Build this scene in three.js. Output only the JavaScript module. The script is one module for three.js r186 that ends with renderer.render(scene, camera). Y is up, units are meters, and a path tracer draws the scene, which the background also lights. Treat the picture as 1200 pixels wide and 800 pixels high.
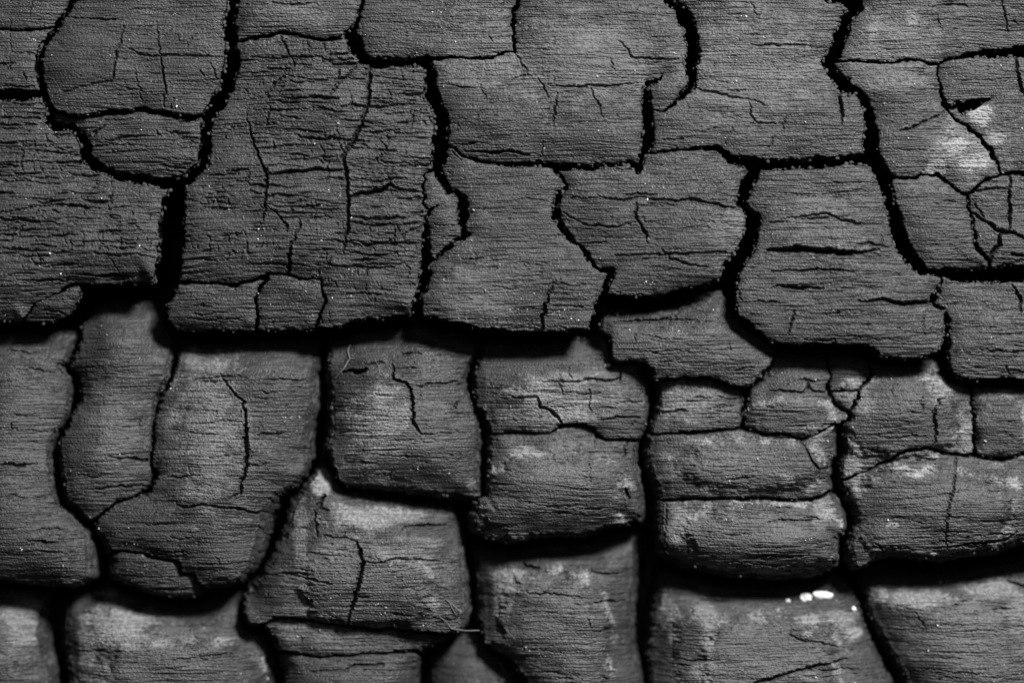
import * as THREE from 'three';
import { RectAreaLightUniformsLib } from 'three/addons/lights/RectAreaLightUniformsLib.js';

// ---------------------------------------------------------------- camera, light, exposure
// The burnt face of the log stands upright in the plane z = 0, 30 cm of it across the picture. One unit of the relief drawing is U metres.
const U = 0.00025;
const scene = new THREE.Scene();
scene.background = new THREE.Color(0x000000);
const camera = new THREE.PerspectiveCamera(2 * Math.atan(0.1 / 0.9) * 180 / Math.PI, 1024 / 682, 0.05, 20);
camera.position.set(0, 0, 0.9);
camera.lookAt(0, 0, 0);
camera.focus = 0.9025;
camera.userData.fStop = 2.0;

const renderer = new THREE.WebGLRenderer({ antialias: true });
renderer.setSize(1024, 682);
renderer.toneMapping = THREE.LinearToneMapping;
renderer.toneMappingExposure = 0.8;
renderer.shadowMap.enabled = true;
renderer.shadowMap.type = THREE.PCFSoftShadowMap;

RectAreaLightUniformsLib.init();
// the lamp above the log, a little to the right: soft, throws the shade under every ledge
const key = new THREE.SpotLight(0xffffff, 10.0, 0, 0.95, 0.6, 2);
key.position.set(0.42, 0.62, 0.64);
key.target.position.set(0.04, 0, 0);
key.castShadow = true;
key.shadow.radius = 5.5;
key.shadow.mapSize.set(2048, 2048);
key.shadow.camera.near = 0.2; key.shadow.camera.far = 3;
key.shadow.bias = -0.0004;
scene.add(key, key.target);
// the weaker broad light from behind the camera
const fill = new THREE.RectAreaLight(0xffffff, 1.2, 0.7, 0.5);
fill.position.set(0.1, 0.45, 1.25);
fill.lookAt(0, 0, 0);
scene.add(fill);

// ---------------------------------------------------------------- noise
function rng(seed) { let a = seed >>> 0; return () => { a = (a + 0x6D2B79F5) | 0; let t = Math.imul(a ^ (a >>> 15), 1 | a); t = (t + Math.imul(t ^ (t >>> 7), 61 | t)) ^ t; return ((t ^ (t >>> 14)) >>> 0) / 4294967296; }; }
const P = new Uint8Array(512), GX = new Float32Array(256), GY = new Float32Array(256);
{ const r = rng(71); const p = [...Array(256).keys()]; for (let i = 255; i > 0; i--) { const j = Math.floor(r() * (i + 1)); [p[i], p[j]] = [p[j], p[i]]; } for (let i = 0; i < 512; i++) P[i] = p[i & 255];
  for (let i = 0; i < 256; i++) { const a = r() * Math.PI * 2; GX[i] = Math.cos(a) * 1.45; GY[i] = Math.sin(a) * 1.45; } }
function noise(x, y) {
  const fx = Math.floor(x), fy = Math.floor(y), X = fx & 255, Y = fy & 255, u = x - fx, v = y - fy;
  const su = u * u * u * (u * (u * 6 - 15) + 10), sv = v * v * v * (v * (v * 6 - 15) + 10);
  const a = P[X + P[Y]], b = P[X + 1 + P[Y]], c = P[X + P[Y + 1]], d = P[X + 1 + P[Y + 1]];
  const n00 = GX[a] * u + GY[a] * v, n10 = GX[b] * (u - 1) + GY[b] * v, n01 = GX[c] * u + GY[c] * (v - 1), n11 = GX[d] * (u - 1) + GY[d] * (v - 1);
  const p = n00 + su * (n10 - n00), q = n01 + su * (n11 - n01);
  return p + sv * (q - p);
}
const clamp = (x, a, b) => x < a ? a : x > b ? b : x;
const smooth = (a, b, x) => { const t = clamp((x - a) / (b - a), 0, 1); return t * t * (3 - 2 * t); };

// ---------------------------------------------------------------- the cracks
// [x, y, width] along each crack, in relief units (x to the right, y downward). DEEP cracks part the char into blocks; SHALLOW ones only score a block's face.
const DEEP = [
  [[92,-260,9],[90,-120,8],[86,-10,7],[85,0,7],[75,15,9],[63,35,9],[47,55,10],[44,75,11],[46,95,9],[52,112,9],[57,125,10],[55,140,10],[62,148,9],[80,147,9],[92,157,11],[98,172,13],[100,185,13],[112,195,11],[130,203,10],[150,208,11],[170,211,13],[190,214,14],[203,215,15]],
  [[-320,118,12],[-150,108,12],[0,112,14],[20,110,14],[40,110,10],[50,110,7]],
  [[-320,40,3],[-60,36,2.5],[0,34,2.2],[35,34,2.2],[60,30,2.4]],
  [[285,-260,11],[278,-90,12],[274,-10,13],[273,0,13],[268,25,14],[270,50,15],[271,75,16],[265,100,17],[255,118,17],[243,135,16],[240,150,14],[240,170,14],[237,190,14],[225,203,16],[212,213,16],[203,216,18]],
  [[203,216,18],[206,228,22],[202,240,27],[200,260,29],[200,280,30],[198,300,28],[196,318,28],[190,338,30]],
  // the long ledge under the upper course
  [[-320,392,14],[-150,386,14],[0,383,15],[40,385,15],[75,382,16],[92,366,18],[104,348,26],[130,346,28],[160,346,30],[180,346,28],[186,370,16],[192,390,16],[210,396,18],[240,398,18],[280,396,18],[320,395,16],[375,393,16],[400,390,16],[412,384,18],[450,382,18],[485,376,16],[500,377,14],[550,388,14],[600,397,14],[640,395,14],[690,392,14],[700,380,14],[703,362,15],[708,354,20],[725,358,24],[750,360,24],[785,357,24],[800,350,24],[830,343,22],[850,336,24]],
  [[853,335,22],[857,352,11],[862,370,10],[874,380,11],[885,388,7],[900,398,4],[915,408,8],[960,409,10],[1012,410,10],[1030,421,8],[1070,425,9],[1095,420,9],[1104,418,12]],
  [[432,-260,5],[426,-60,4],[424,5,4],[418,25,6],[412,35,10],[411,42,16],[417,55,17],[425,67,14],[432,72,12],[450,73,12],[480,72,11],[500,72,12],[504,85,14],[504,105,14],[510,120,15],[516,135,18],[518,150,18],[515,165,18],[514,185,18],[512,198,13],[515,205,10],[520,212,9],[525,225,8],[533,223,4],[542,232,10],[543,245,13],[541,260,9],[542,270,5],[548,274,7],[530,286,7],[520,294,7],[512,303,5],[503,306,6]],
  [[508,198,3],[497,203,2.2],[495,215,2.4],[497,238,3],[503,246,4],[498,258,6],[498,275,9],[499,290,10],[500,305,12],[497,320,14],[496,335,12],[490,345,10],[488,360,14],[489,372,14]],
  [[503,246,4],[512,240,2]],
  [[498,71,6],[510,69,3],[522,68,2.6],[535,67,3],[560,69,3.4],[575,67,3.4],[590,62,3],[603,60,3]],
  [[618,-260,6],[611,-30,5],[607,3,6],[601,15,5],[602,40,4],[604,61,4]],
  [[760,-260,10],[770,-40,10],[785,2,11],[795,8,12],[803,18,17],[807,30,17],[811,45,15],[813,60,15],[811,68,18],[808,75,14],[811,90,12],[812,100,11],[802,108,8],[790,120,4.5],[778,131,2.4],[762,126,2.2]],
  [[777,88,2],[772,95,5],[760,98,8],[757,105,9],[758,120,12],[760,140,14],[760,160,15],[757,175,12],[751,190,9],[748,200,8]],
  [[516,168,12],[530,173,4],[545,183,4],[560,189,5],[580,191,6],[605,193,7],[630,191,8],[660,195,9],[690,195,7],[720,193,6],[735,190,5],[749,196,7]],
  [[648,194,6],[654,203,6],[660,210,4],[664,218,3],[656,228,8],[651,240,10],[652,255,9],[660,268,9],[665,276,9],[675,285,4],[683,290,6],[690,302,8],[697,312,3.5],[706,317,4],[717,319,9],[713,330,8],[709,340,8],[705,350,14]],
  [[756,178,4],[765,178,2.4],[795,176,3.2],[820,174,5],[840,173,7],[850,180,9],[860,187,11],[875,190,14],[895,192,13],[930,192,13],[960,190,13],[985,188,11],[1000,187,12],[1015,187,14]],
  [[885,195,14],[880,210,14],[873,225,14],[867,235,11],[875,245,10],[884,258,19],[880,275,17],[877,288,18],[865,305,20],[857,317,22],[853,335,22]],
  [[1010,-260,14],[1002,-40,14],[995,-2,18],[1005,8,15],[992,22,14],[988,40,15],[980,60,16],[970,72,15],[978,85,14],[988,98,18],[996,106,12],[1003,105,7],[1012,113,9],[1018,128,12],[1021,145,14],[1023,158,17],[1020,170,18],[1025,185,18],[1030,197,16],[1035,205,18],[1040,220,14],[1045,240,14],[1052,265,16],[1057,285,18],[1068,302,17],[1077,312,14],[1087,318,9],[1100,319,8],[1120,321,14],[1150,322,17],[1200,320,20],[1260,318,20],[1540,322,18]],
  [[972,-2,10],[995,-2,14]],
  [[1106,322,5],[1105,330,4.5],[1102,340,8],[1095,350,9],[1097,356,6],[1107,362,6],[1112,372,9],[1112,385,9],[1110,400,8],[1104,416,13],[1107,428,9],[1110,437,8],[1118,445,8],[1135,449,9],[1160,450,10],[1200,450,11],[1280,452,10],[1540,448,10]],
  [[978,71,4],[1000,72,3],[1040,73,3.2],[1060,71,3.2],[1078,70,3],[1090,74,4],[1100,76,2.6],[1107,71,2.2],[1115,68,2.4],[1130,66,4],[1150,62,9],[1175,62,12],[1200,60,14],[1240,58,12],[1540,60,10]],
  [[1100,76,2.6],[1100,90,3.2],[1105,110,4.5],[1108,123,6],[1116,126,6],[1124,119,7],[1130,128,13],[1140,122,12],[1152,118,7],[1164,115,2.4]],
  [[1110,128,3],[1122,140,2.4],[1134,147,3],[1150,162,5],[1163,178,6],[1171,195,5],[1173,203,3.5]],
  [[1040,207,4],[1052,208,4],[1075,209,4],[1080,204,3.2],[1100,204,3.2],[1110,213,4],[1122,222,4.2],[1135,229,5],[1145,220,4],[1153,212,3],[1173,204,3],[1185,203,5],[1215,203,4],[1540,208,4]],
  [[1135,229,5],[1137,240,5],[1141,260,5],[1145,285,6],[1155,301,5],[1160,305,4],[1162,314,3]],
  // second course
  [[84,384,9],[83,400,10],[78,420,10],[70,430,10],[82,440,10],[85,455,14],[84,470,14],[78,485,9],[72,500,9],[62,515,12],[60,530,14],[62,545,14],[64,560,14],[66,575,14],[70,590,12],[82,600,14],[95,612,12],[105,625,12],[113,640,20],[119,655,26],[116,676,22]],
  [[194,392,8],[202,410,10],[200,425,10],[195,445,9],[187,460,8],[181,475,8],[178,490,6],[178,505,6],[177,520,7],[175,535,7],[176,545,4],[180,555,8],[176,567,8],[168,577,8],[155,584,5],[140,587,4],[130,593,5],[122,600,5],[112,608,6],[104,616,8]],
  [[-320,690,12],[-60,684,13],[0,684,13],[40,688,12],[65,691,14],[88,691,12],[100,687,13],[112,683,18],[130,682,16],[160,694,14],[185,702,13],[215,706,13],[232,704,12],[245,692,14],[270,692,15],[285,688,20]],
  [[126,648,8],[140,645,4],[165,648,3.4],[190,655,3.4],[212,658,3.4],[214,670,3],[230,673,4],[236,684,6],[240,694,8]],
  [[375,394,20],[375,420,16],[375,440,16],[377,460,20],[375,480,24],[373,500,26],[371,520,26],[370,536,22],[360,556,11],[346,576,13],[332,588,22],[324,605,26],[318,630,26],[308,655,22],[300,672,17],[287,686,17],[279,700,10],[281,720,9],[290,737,13],[308,742,14],[318,760,16],[324,790,18],[326,830,18],[330,1060,16]],
  [[376,530,18],[386,550,9],[395,565,6],[404,573,9],[430,578,14],[460,582,16],[500,588,18],[530,592,20],[547,596,20]],
  [[562,388,9],[562,415,9],[553,430,9],[549,445,12],[550,457,12],[554,468,9],[556,478,7],[562,485,10],[566,500,13],[567,520,14],[566,540,15],[565,560,14],[567,576,11],[564,585,6],[554,588,6],[548,598,16]],
  [[544,598,20],[541,612,24],[546,628,18],[570,636,11],[600,640,12],[625,635,14],[660,634,14],[690,633,14],[705,626,12],[730,622,11],[755,614,12]],
  [[546,628,16],[547,645,13],[549,662,16],[552,690,18],[555,715,20],[550,738,16],[530,752,12],[512,760,12],[500,768,16],[496,785,22],[494,810,24],[490,1060,20]],
  [[556,728,12],[566,752,5],[580,767,6],[590,772,9],[600,785,11],[610,800,12],[630,840,10],[660,1060,10]],
  [[292,738,6],[310,730,3.4],[325,724,4],[345,724,3.4],[360,725,3.4],[385,730,4],[410,732,3.4],[430,735,4],[445,737,5],[455,735,4],[475,738,4],[490,740,2.6],[520,742,2.4],[546,742,5]],
  [[318,764,6],[345,765,4],[375,770,3.4],[420,766,2.6],[450,765,3.4],[490,764,6],[502,766,8]],
  [[64,692,18],[60,720,26],[58,740,28],[62,765,26],[68,790,20],[70,830,20],[66,1060,16]],
  [[700,388,10],[714,396,6],[716,412,4],[718,426,6],[740,424,4],[755,425,4.5],[762,436,8]],
  [[748,434,6],[757,440,10],[766,452,13],[766,475,14],[762,495,12],[755,515,11],[752,530,15],[753,548,16],[758,562,18],[762,580,22],[763,600,20],[762,620,22],[763,640,26],[762,660,28],[761,685,28],[756,710,29],[752,740,28],[752,765,24],[757,782,15],[758,800,12],[762,1060,12]],
  [[566,511,4],[577,510,2.6],[600,507,2.6],[625,508,2.3],[645,509,2.3],[656,499,3.4],[675,498,4.4],[697,501,4.4],[700,512,5],[710,515,3.6],[735,516,4.4],[754,516,5]],
  [[766,444,6],[790,445,3.6],[803,441,3],[817,442,3],[832,443,3],[850,449,4],[865,454,4],[875,456,5],[887,449,7],[895,441,8],[904,428,3.2],[914,412,5]],
  [[875,457,9],[875,470,8],[872,485,7],[870,502,5.5]],
  [[758,510,6],[775,509,4],[800,508,4.4],[840,506,4.4],[870,502,5],[885,506,5.4],[900,510,5.4],[915,508,4],[927,511,4],[942,516,2.6],[962,506,2.4],[980,497,4]],
  [[762,588,6],[785,586,4],[820,585,4.6],[860,584,4.6],[900,585,5.4],[930,586,6],[950,585,6],[965,582,5],[975,575,4],[984,573,6]],
  [[970,408,9],[972,418,7],[973,428,3.4],[974,440,2.4],[972,450,4.4],[974,465,7],[980,475,5.6],[990,480,5.6],[996,483,5.6],[998,490,5.6],[990,496,7],[985,503,10],[987,520,12],[986,535,12],[980,547,14],[980,560,14],[983,575,13],[990,585,13],[998,600,14],[1000,612,13],[994,625,12],[988,637,16],[988,655,20],[993,672,18],[1009,692,17],[1015,713,11],[1022,735,13],[1032,755,16],[1042,775,18],[1052,795,18],[1064,825,18],[1120,1060,16]],
  [[770,652,14],[778,660,15],[800,668,15],[850,680,16],[900,683,16],[940,682,16],[970,676,16],[988,666,16]],
  [[1140,448,6],[1142,455,4.4],[1141,465,4.4],[1142,490,5.4],[1144,515,5.6],[1145,533,5]],
  [[990,563,4],[1000,560,2.4],[1012,554,2.4],[1030,545,3.4],[1045,540,4.4],[1055,532,4.6],[1070,526,4.6],[1090,526,4.4],[1105,530,4.4],[1120,533,4.4],[1145,534,5.4],[1160,537,6.4],[1180,538,7],[1200,533,7],[1230,530,6],[1540,534,6]],
  [[995,670,14],[1008,668,8],[1018,663,9],[1035,657,15],[1065,657,17],[1090,662,16],[1130,658,21],[1165,655,21],[1200,646,23],[1260,637,20],[1540,632,20]],
  [[55,129,6],[66,131,3.4],[80,135,5],[110,134,6],[150,130,5],[165,126,5],[180,130,6],[200,134,5],[222,137,6],[240,138,8]],
  [[275,49,6],[290,45,3.4],[300,44,4],[320,39,4],[330,38,3.4],[350,40,3.4],[372,47,4.4],[395,45,4.4],[406,42,6]],
  [[208,330,6],[230,330,3.6],[255,333,3.2],[275,334,4.4],[300,327,3.6],[317,322,4.4],[337,322,3.6],[350,326,2.8],[375,327,2.6],[376,335,3.2],[380,350,3.8],[378,362,3.4],[372,374,4],[369,386,5]],
  [[313,325,4],[303,336,4.6],[299,350,3.4],[300,370,4],[296,388,5]],
  [[100,336,8],[84,334,4.6],[62,344,2.4],[42,353,2.4],[28,368,2.4],[22,380,4]],
  [[1008,459,2.6],[1003,470,2.6],[997,484,4]],
  [[976,459,3],[990,458,2.4],[1008,457,2.8],[1017,448,4.4],[1022,440,4.4],[1023,430,2.8],[1025,420,4]],
  // beyond the picture
  [[-110,384,10],[-118,560,12],[-104,690,12],[-112,1060,14]],
  [[-150,-260,9],[-140,-60,9],[-152,110,9]], [[-230,108,10],[-222,390,10]],
  [[1290,-260,10],[1282,58,10],[1300,210,9],[1290,320,9]], [[1278,450,9],[1290,540,9],[1284,640,9]], [[1240,640,12],[1262,800,14],[1275,1060,14]], [[1370,318,9],[1378,450,9]],
  [[-320,-130,8],[90,-120,7],[284,-140,8],[430,-110,6],[616,-125,7],[764,-120,7],[1006,-130,7],[1540,-124,8]],
  [[-320,930,12],[68,930,12],[328,915,12],[492,935,12],[636,925,10],[760,905,12],[1090,925,12],[1540,910,12]],
];
const SHALLOW = [
  [[98,101,2],[115,98,2],[130,94,3],[134,85,3],[135,70,2.6],[140,50,2.6],[144,30,2]], [[62,112,2],[85,106,2],[98,101,2]],
  [[145,55,1.6],[160,62,2.2],[175,66,2.6],[200,66,2.6],[225,66,2.6],[262,67,2.6]], [[184,25,1.4],[185,45,1.8],[188,60,2.6],[190,80,3.2],[193,100,3.4],[191,126,2.4]],
  [[202,35,1.6],[187,45,2]], [[157,80,1.6],[162,100,1.8],[166,120,1.6]], [[105,156,3],[115,152,3],[122,145,2]], [[75,20,2],[100,22,2.2],[135,23,4]], [[10,22,2],[10,82,2]], [[37,0,3],[33,20,1.6]],
  [[328,42,3.4],[335,55,3.4],[338,63,3],[345,77,2.8],[335,87,3.2],[320,100,3.2],[310,113,2]], [[355,65,2],[375,68,2.4],[392,75,3],[415,75,3.4],[422,74,3]], [[418,78,3.2],[400,95,3.4],[390,107,3],[382,117,1.8]], [[360,45,2.4],[360,62,2.6]],
  [[432,78,4.6],[433,95,5.4],[431,115,5.4],[425,140,5.4],[415,165,5.4],[405,178,4.6],[402,187,4.4],[405,200,4.4],[407,215,4.4],[408,240,4.4],[408,260,4.4],[405,280,3.4],[402,296,2]],
  [[310,205,3.2],[340,202,4.4],[375,199,4.4],[402,199,3.2]], [[411,230,4.4],[430,227,5.4],[445,222,5.4],[458,217,3.2],[475,223,2.2],[495,226,2.2]],
  [[288,132,1.8],[290,145,2.6],[298,170,3.2],[305,190,3.2],[311,205,4.2],[312,225,3.4],[310,245,3.2],[305,265,2]], [[312,243,2.2],[325,250,2.8],[335,262,2.8],[336,272,2]],
  [[500,116,3],[480,117,2.4],[475,123,2.4],[460,125,2],[435,122,2]], [[340,288,4.4],[338,310,6],[337,322,5.4]], [[340,288,4],[347,275,2.6],[352,262,2.2],[350,252,2]],
  [[420,282,2.6],[432,288,3.4],[440,285,2.6],[450,284,2.6],[462,288,3],[478,282,2.4]], [[410,297,2],[440,298,2.6],[466,297,2.4]], [[470,275,2.2],[485,267,2.4],[497,265,2]],
  [[650,328,1.8],[645,340,2.4],[640,355,3.4],[636,370,4.4],[635,387,4.8]], [[747,235,2.2],[744,250,3.2],[750,264,3.2],[757,275,3.2],[760,285,2]],
  [[700,229,2],[710,232,2.4],[730,234,2.8],[750,232,2],[790,235,2.8],[815,234,2.8],[830,237,2.8],[850,243,2.8],[870,244,2]], [[776,292,2],[785,303,2.4],[800,307,2.4],[830,313,2.4]],
  [[660,250,2],[690,264,2.4],[720,266,2.6],[738,264,2]], [[685,284,2.4],[710,283,2.4]], [[790,240,2],[760,237,2]], [[720,300,2.2],[800,297,2.6],[850,296,2.4]], [[668,232,2.4],[700,232,2.6]],
  [[798,364,3],[790,374,2.6],[784,380,2.4]], [[722,378,2.4],[745,376,2.8],[790,374,3],[820,376,2.4]],
  [[900,294,6],[930,292,9],[960,294,9],[985,296,7],[1010,297,4],[1030,292,3]], [[905,335,3],[930,337,4.4],[965,338,3]], [[1005,353,3],[1035,352,4.4],[1060,356,5.4],[1085,355,5.4],[1095,353,5]],
  [[932,364,2.8],[927,380,2.8],[922,395,2]], [[920,256,2],[950,252,2.8],[968,249,2.4],[985,258,3],[1012,264,3]], [[1005,285,2.6],[1020,284,3],[1042,290,2.4]], [[1034,275,2.4],[1034,290,2.4]], [[905,318,2.6],[960,316,2.6],[1000,318,2.4]],
  [[815,103,2.2],[830,107,2.8],[855,113,2.8],[875,116,2.4],[900,124,2]], [[877,118,2.2],[880,135,2.6],[890,143,3],[908,146,3]], [[880,53,2.6],[900,54,3],[946,53,3]], [[858,150,2.2],[852,168,2]], [[778,165,3],[800,163,2.4]], [[830,152,2.6],[845,150,2.2]],
  [[640,101,1.8],[670,102,3.2],[690,101,3.2],[720,100,2.4],[755,96,2]], [[691,103,2.2],[700,120,2.8],[706,138,2]], [[653,108,2.2],[649,130,3.2],[648,148,2]], [[630,90,2.2],[637,103,2.4],[644,115,2]], [[601,94,2.4],[612,89,2.6],[636,88,2]], [[604,62,3],[610,74,2],[616,77,2],[618,88,2]],
  [[725,48,1.8],[735,58,2.2],[739,66,2.4],[755,68,3.2],[770,69,3.2],[795,69,3]], [[522,98,2.2],[545,103,2.4],[570,104,2]], [[568,72,1.8],[568,88,1.8]], [[540,188,2],[530,178,3]], [[600,178,5],[575,179,3.4],[545,176,2.6]], [[620,181,4],[600,178,5]],
  [[985,108,7],[985,120,6],[987,135,4],[987,147,1.8]], [[1108,130,2.4],[1100,136,2.6],[1085,142,2.6],[1072,150,3.2],[1055,153,3.2]], [[1172,-5,2.6],[1178,15,2.8],[1181,38,2.4]], [[1190,66,4],[1195,90,4.6],[1198,105,5],[1212,130,5]], [[1120,93,2.2],[1190,92,2.2]],
  [[1152,213,2.4],[1170,212,3.2]], [[1140,224,2.6],[1155,221,2.6],[1185,221,3]], [[1142,250,4],[1155,258,4.4],[1170,270,5],[1180,272,5.4],[1190,272,5.4],[1205,280,5]], [[1175,272,4],[1172,285,5.4],[1165,295,5.4],[1161,303,5]], [[1185,204,3.4],[1184,225,3.4],[1184,250,4.2],[1184,270,4]], [[1145,238,3.4],[1155,254,3]], [[1188,297,6],[1215,302,6]],
  [[1190,335,3],[1198,350,3.4],[1200,365,3]], [[1178,428,2.4],[1182,440,2.4]],
  [[258,437,2],[265,450,3.2],[277,462,3.4],[286,470,3.4],[287,490,4.4],[289,520,5.4],[289,545,5],[287,557,4.4],[283,562,4.4],[281,578,3],[265,586,2]], [[205,590,2.2],[215,593,2.6],[240,592,2.6],[270,595,3],[300,600,3],[322,597,2.6]], [[35,632,2.4],[55,635,3.4],[68,635,3.4]],
  [[110,573,2.2],[140,570,2.8],[165,569,2.8]], [[0,544,3],[25,545,3.2],[40,543,2.4]], [[33,432,3],[60,437,2.4]],
  [[460,427,3.4],[462,445,4.4],[475,448,3.4],[481,458,3.6],[484,475,4.4],[484,495,4.4],[490,503,3.2],[493,508,2.4]], [[400,437,4],[410,434,5],[420,437,7],[428,432,6]], [[493,508,2.4],[550,507,2.6]], [[395,508,2.2],[420,506,2]], [[536,470,4],[533,478,4]],
  [[367,598,3.4],[370,615,3.4],[371,630,2.8]], [[379,581,6],[374,592,5],[368,596,3.4],[385,599,3.4]], [[418,635,3.4],[424,650,5.4],[426,657,5.4],[423,675,5.4],[418,695,5.4],[411,715,4.6],[408,730,3.4]], [[428,658,2.8],[450,657,3.2],[460,654,2.8],[480,653,2.8],[515,656,2.6]], [[475,618,3.2],[500,616,3.2],[522,617,3.2]], [[371,630,2],[380,628,2],[400,630,2],[417,634,2.4]],
  [[340,672,2.6],[365,675,2.6],[392,682,2]], [[403,787,2.4],[415,778,2.6],[450,778,2.6]],
  [[600,466,2.6],[630,466,3],[633,475,4.4],[645,481,4.6],[653,488,4.6],[658,497,4.6]], [[575,462,2],[600,466,2.4]], [[630,447,2],[660,447,2.6],[700,445,3],[725,446,3],[730,430,3]], [[666,430,2.6],[668,442,2.6]], [[690,456,3],[692,480,3.2]], [[705,492,3],[725,489,3],[750,490,3.4]], [[655,449,2.4],[660,462,2.4]], [[691,530,2.4],[691,565,2.4]], [[735,516,3],[732,535,4]], [[732,572,5],[738,585,5]],
  [[776,484,2.6],[800,481,3],[806,482,2.4]], [[840,482,2.4],[868,485,2.4]], [[815,466,2.4],[850,464,2.2]],
  [[902,457,2.6],[930,459,3],[942,461,2.6],[948,452,3.2],[947,445,2.4]], [[948,453,3.2],[955,458,3.2],[972,460,3.2]], [[940,518,2.4],[952,540,2.8],[960,550,3.2],[976,548,2.4]], [[922,498,2],[945,500,2.6]], [[965,497,3],[980,498,3.4]],
  [[1108,466,2.6],[1100,470,3.2],[1094,485,3.4],[1096,500,3.4],[1095,522,3]], [[1126,498,2],[1120,522,2]], [[1121,536,2],[1120,550,2.6],[1115,570,2.8],[1110,590,2.4],[1107,610,2.4],[1107,642,2.4]], [[1095,450,2.4],[1092,460,2.4]], [[1043,453,2],[1045,462,2]],
  [[1122,640,3],[1135,635,3.4],[1180,632,3],[1190,622,3]], [[1023,636,2.6],[1031,640,2.6],[1034,648,2.6]], [[1188,672,2.6],[1184,682,3.2],[1200,688,4.2],[1225,690,4]], [[1110,711,2],[1136,702,3]],
  [[613,660,3.4],[618,664,5.4],[632,667,4.4]], [[690,668,2.6],[705,673,3.2],[735,672,2.6]], [[880,800,4],[900,793,4.2],[930,785,3.4],[955,778,4.2],[992,772,3]], [[922,742,2],[935,747,2.6],[990,758,2.2]], [[782,590,3],[781,620,3]],
];

// the lower courses lie deeper in the log: their lines, drawn at the size they show, are a little larger in truth
const trueSize = y => y < 395 ? 0 : 0.007 * smooth(395, 420, y) + 0.009 * smooth(600, 690, y);
const settle = p => { const f = trueSize(p[1]); p[0] = 600 + (p[0] - 600) * (1 + f); p[1] = 400 + (p[1] - 400) * (1 + f); return p; };
for (const line of [...DEEP, ...SHALLOW]) line.forEach(settle);

// ---------------------------------------------------------------- the relief grid
const XMIN = -300, XMAX = 1520, YMIN = -240, YMAX = 1040;
function axis(a, b, lo, hi, fine) {
  const right = [], left = []; let v = hi, s = fine; while (v < b) { s = Math.min(s * 1.12, 6); v += s; right.push(Math.min(v, b)); }
  v = lo; s = fine; while (v > a) { s = Math.min(s * 1.12, 6); v -= s; left.push(Math.max(v, a)); }
  const mid = []; const n = Math.round((hi - lo) / fine); for (let i = 0; i <= n; i++) mid.push(lo + (hi - lo) * i / n);
  return Float64Array.from([...left.reverse(), ...mid, ...right]);
}
const FINE = 1.02;
const xs = axis(XMIN, XMAX, -14, 1214, FINE), ys = axis(YMIN, YMAX, -14, 814, FINE);
const NX = xs.length, NY = ys.length, N = NX * NY;
const lower = (arr, v) => { let a = 0, b = arr.length; while (a < b) { const m = (a + b) >> 1; if (arr[m] < v) a = m + 1; else b = m; } return a; };
// ragged edges: the cracks are followed through a slightly warped plane
const wx = new Float32Array(N), wy = new Float32Array(N);
for (let j = 0; j < NY; j++) for (let i = 0; i < NX; i++) {
  const x = xs[i], y = ys[j], k = j * NX + i;
  wx[k] = x + 2.0 * noise(x / 17 + 3.1, y / 11 + 8.2) + 1.2 * noise(x / 7, y / 5.2 + 40) + 1.5 * noise(x / 34 + 9, y / 2.5);
  wy[k] = y + 1.8 * noise(x / 19 + 70, y / 12 + 1.7) + 1.3 * noise(x / 7 + 20, y / 5 + 60) + 0.6 * noise(x / 3 + 2, y / 3);
}
const FAR = 64;
const D = new Float32Array(N).fill(FAR), DX = new Float32Array(N), DY = new Float32Array(N), CUT = new Float32Array(N), WID = new Float32Array(N);
const LIP = new Float32Array(N);
function eachSegment(list, pad, visit) {
  for (const line of list) for (let s = 0; s + 1 < line.length; s++) {
    const [ax, ay, aw] = line[s], [bx, by, bw] = line[s + 1];
    const i0 = lower(xs, Math.min(ax, bx) - pad), i1 = lower(xs, Math.max(ax, bx) + pad), j0 = lower(ys, Math.min(ay, by) - pad), j1 = lower(ys, Math.max(ay, by) + pad);
    const ex = bx - ax, ey = by - ay, l2 = ex * ex + ey * ey || 1;
    for (let j = j0; j < j1; j++) for (let i = i0; i < i1; i++) {
      const k = j * NX + i, px = wx[k] - ax, py = wy[k] - ay, t = clamp((px * ex + py * ey) / l2, 0, 1);
      const dx = px - t * ex, dy = py - t * ey, d = Math.sqrt(dx * dx + dy * dy);
      visit(k, d, dx, dy, aw + (bw - aw) * t);
    }
  }
}
// the wide cracks of the lower courses are funnels: their rims stand further apart than their dark throats
for (const line of DEEP) for (const p of line) if (p[2] > 7) p[2] *= p[1] > 396 && p[1] < 880 ? 1.4 : 1.08;
const LEDGES = DEEP.filter(l => l === DEEP[5] || l === DEEP[6] || ['1010,-260', '1106,322'].includes(l[0].slice(0, 2).join()) || [690, 530, 598, 652, 670].some(y => Math.abs(l[0][1] - 400 - (y - 400) * (1 + trueSize(y))) < 0.01 && (y !== 690 || l[0][0] < -300)));
const DL = new Float32Array(N).fill(FAR), DLY = new Float32Array(N);
eachSegment(LEDGES, FAR + 14, (k, d, dx, dy, w) => { const v = d - w / 2; if (v < DL[k]) { DL[k] = v; DLY[k] = dy / (d || 1); } });
eachSegment(DEEP, FAR + 14, (k, d, dx, dy, w) => { const v = d - Math.max(w, 2.3) / 2; if (v < D[k]) { D[k] = v; WID[k] = w; DX[k] = dx / (d || 1); DY[k] = dy / (d || 1); } });
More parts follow.
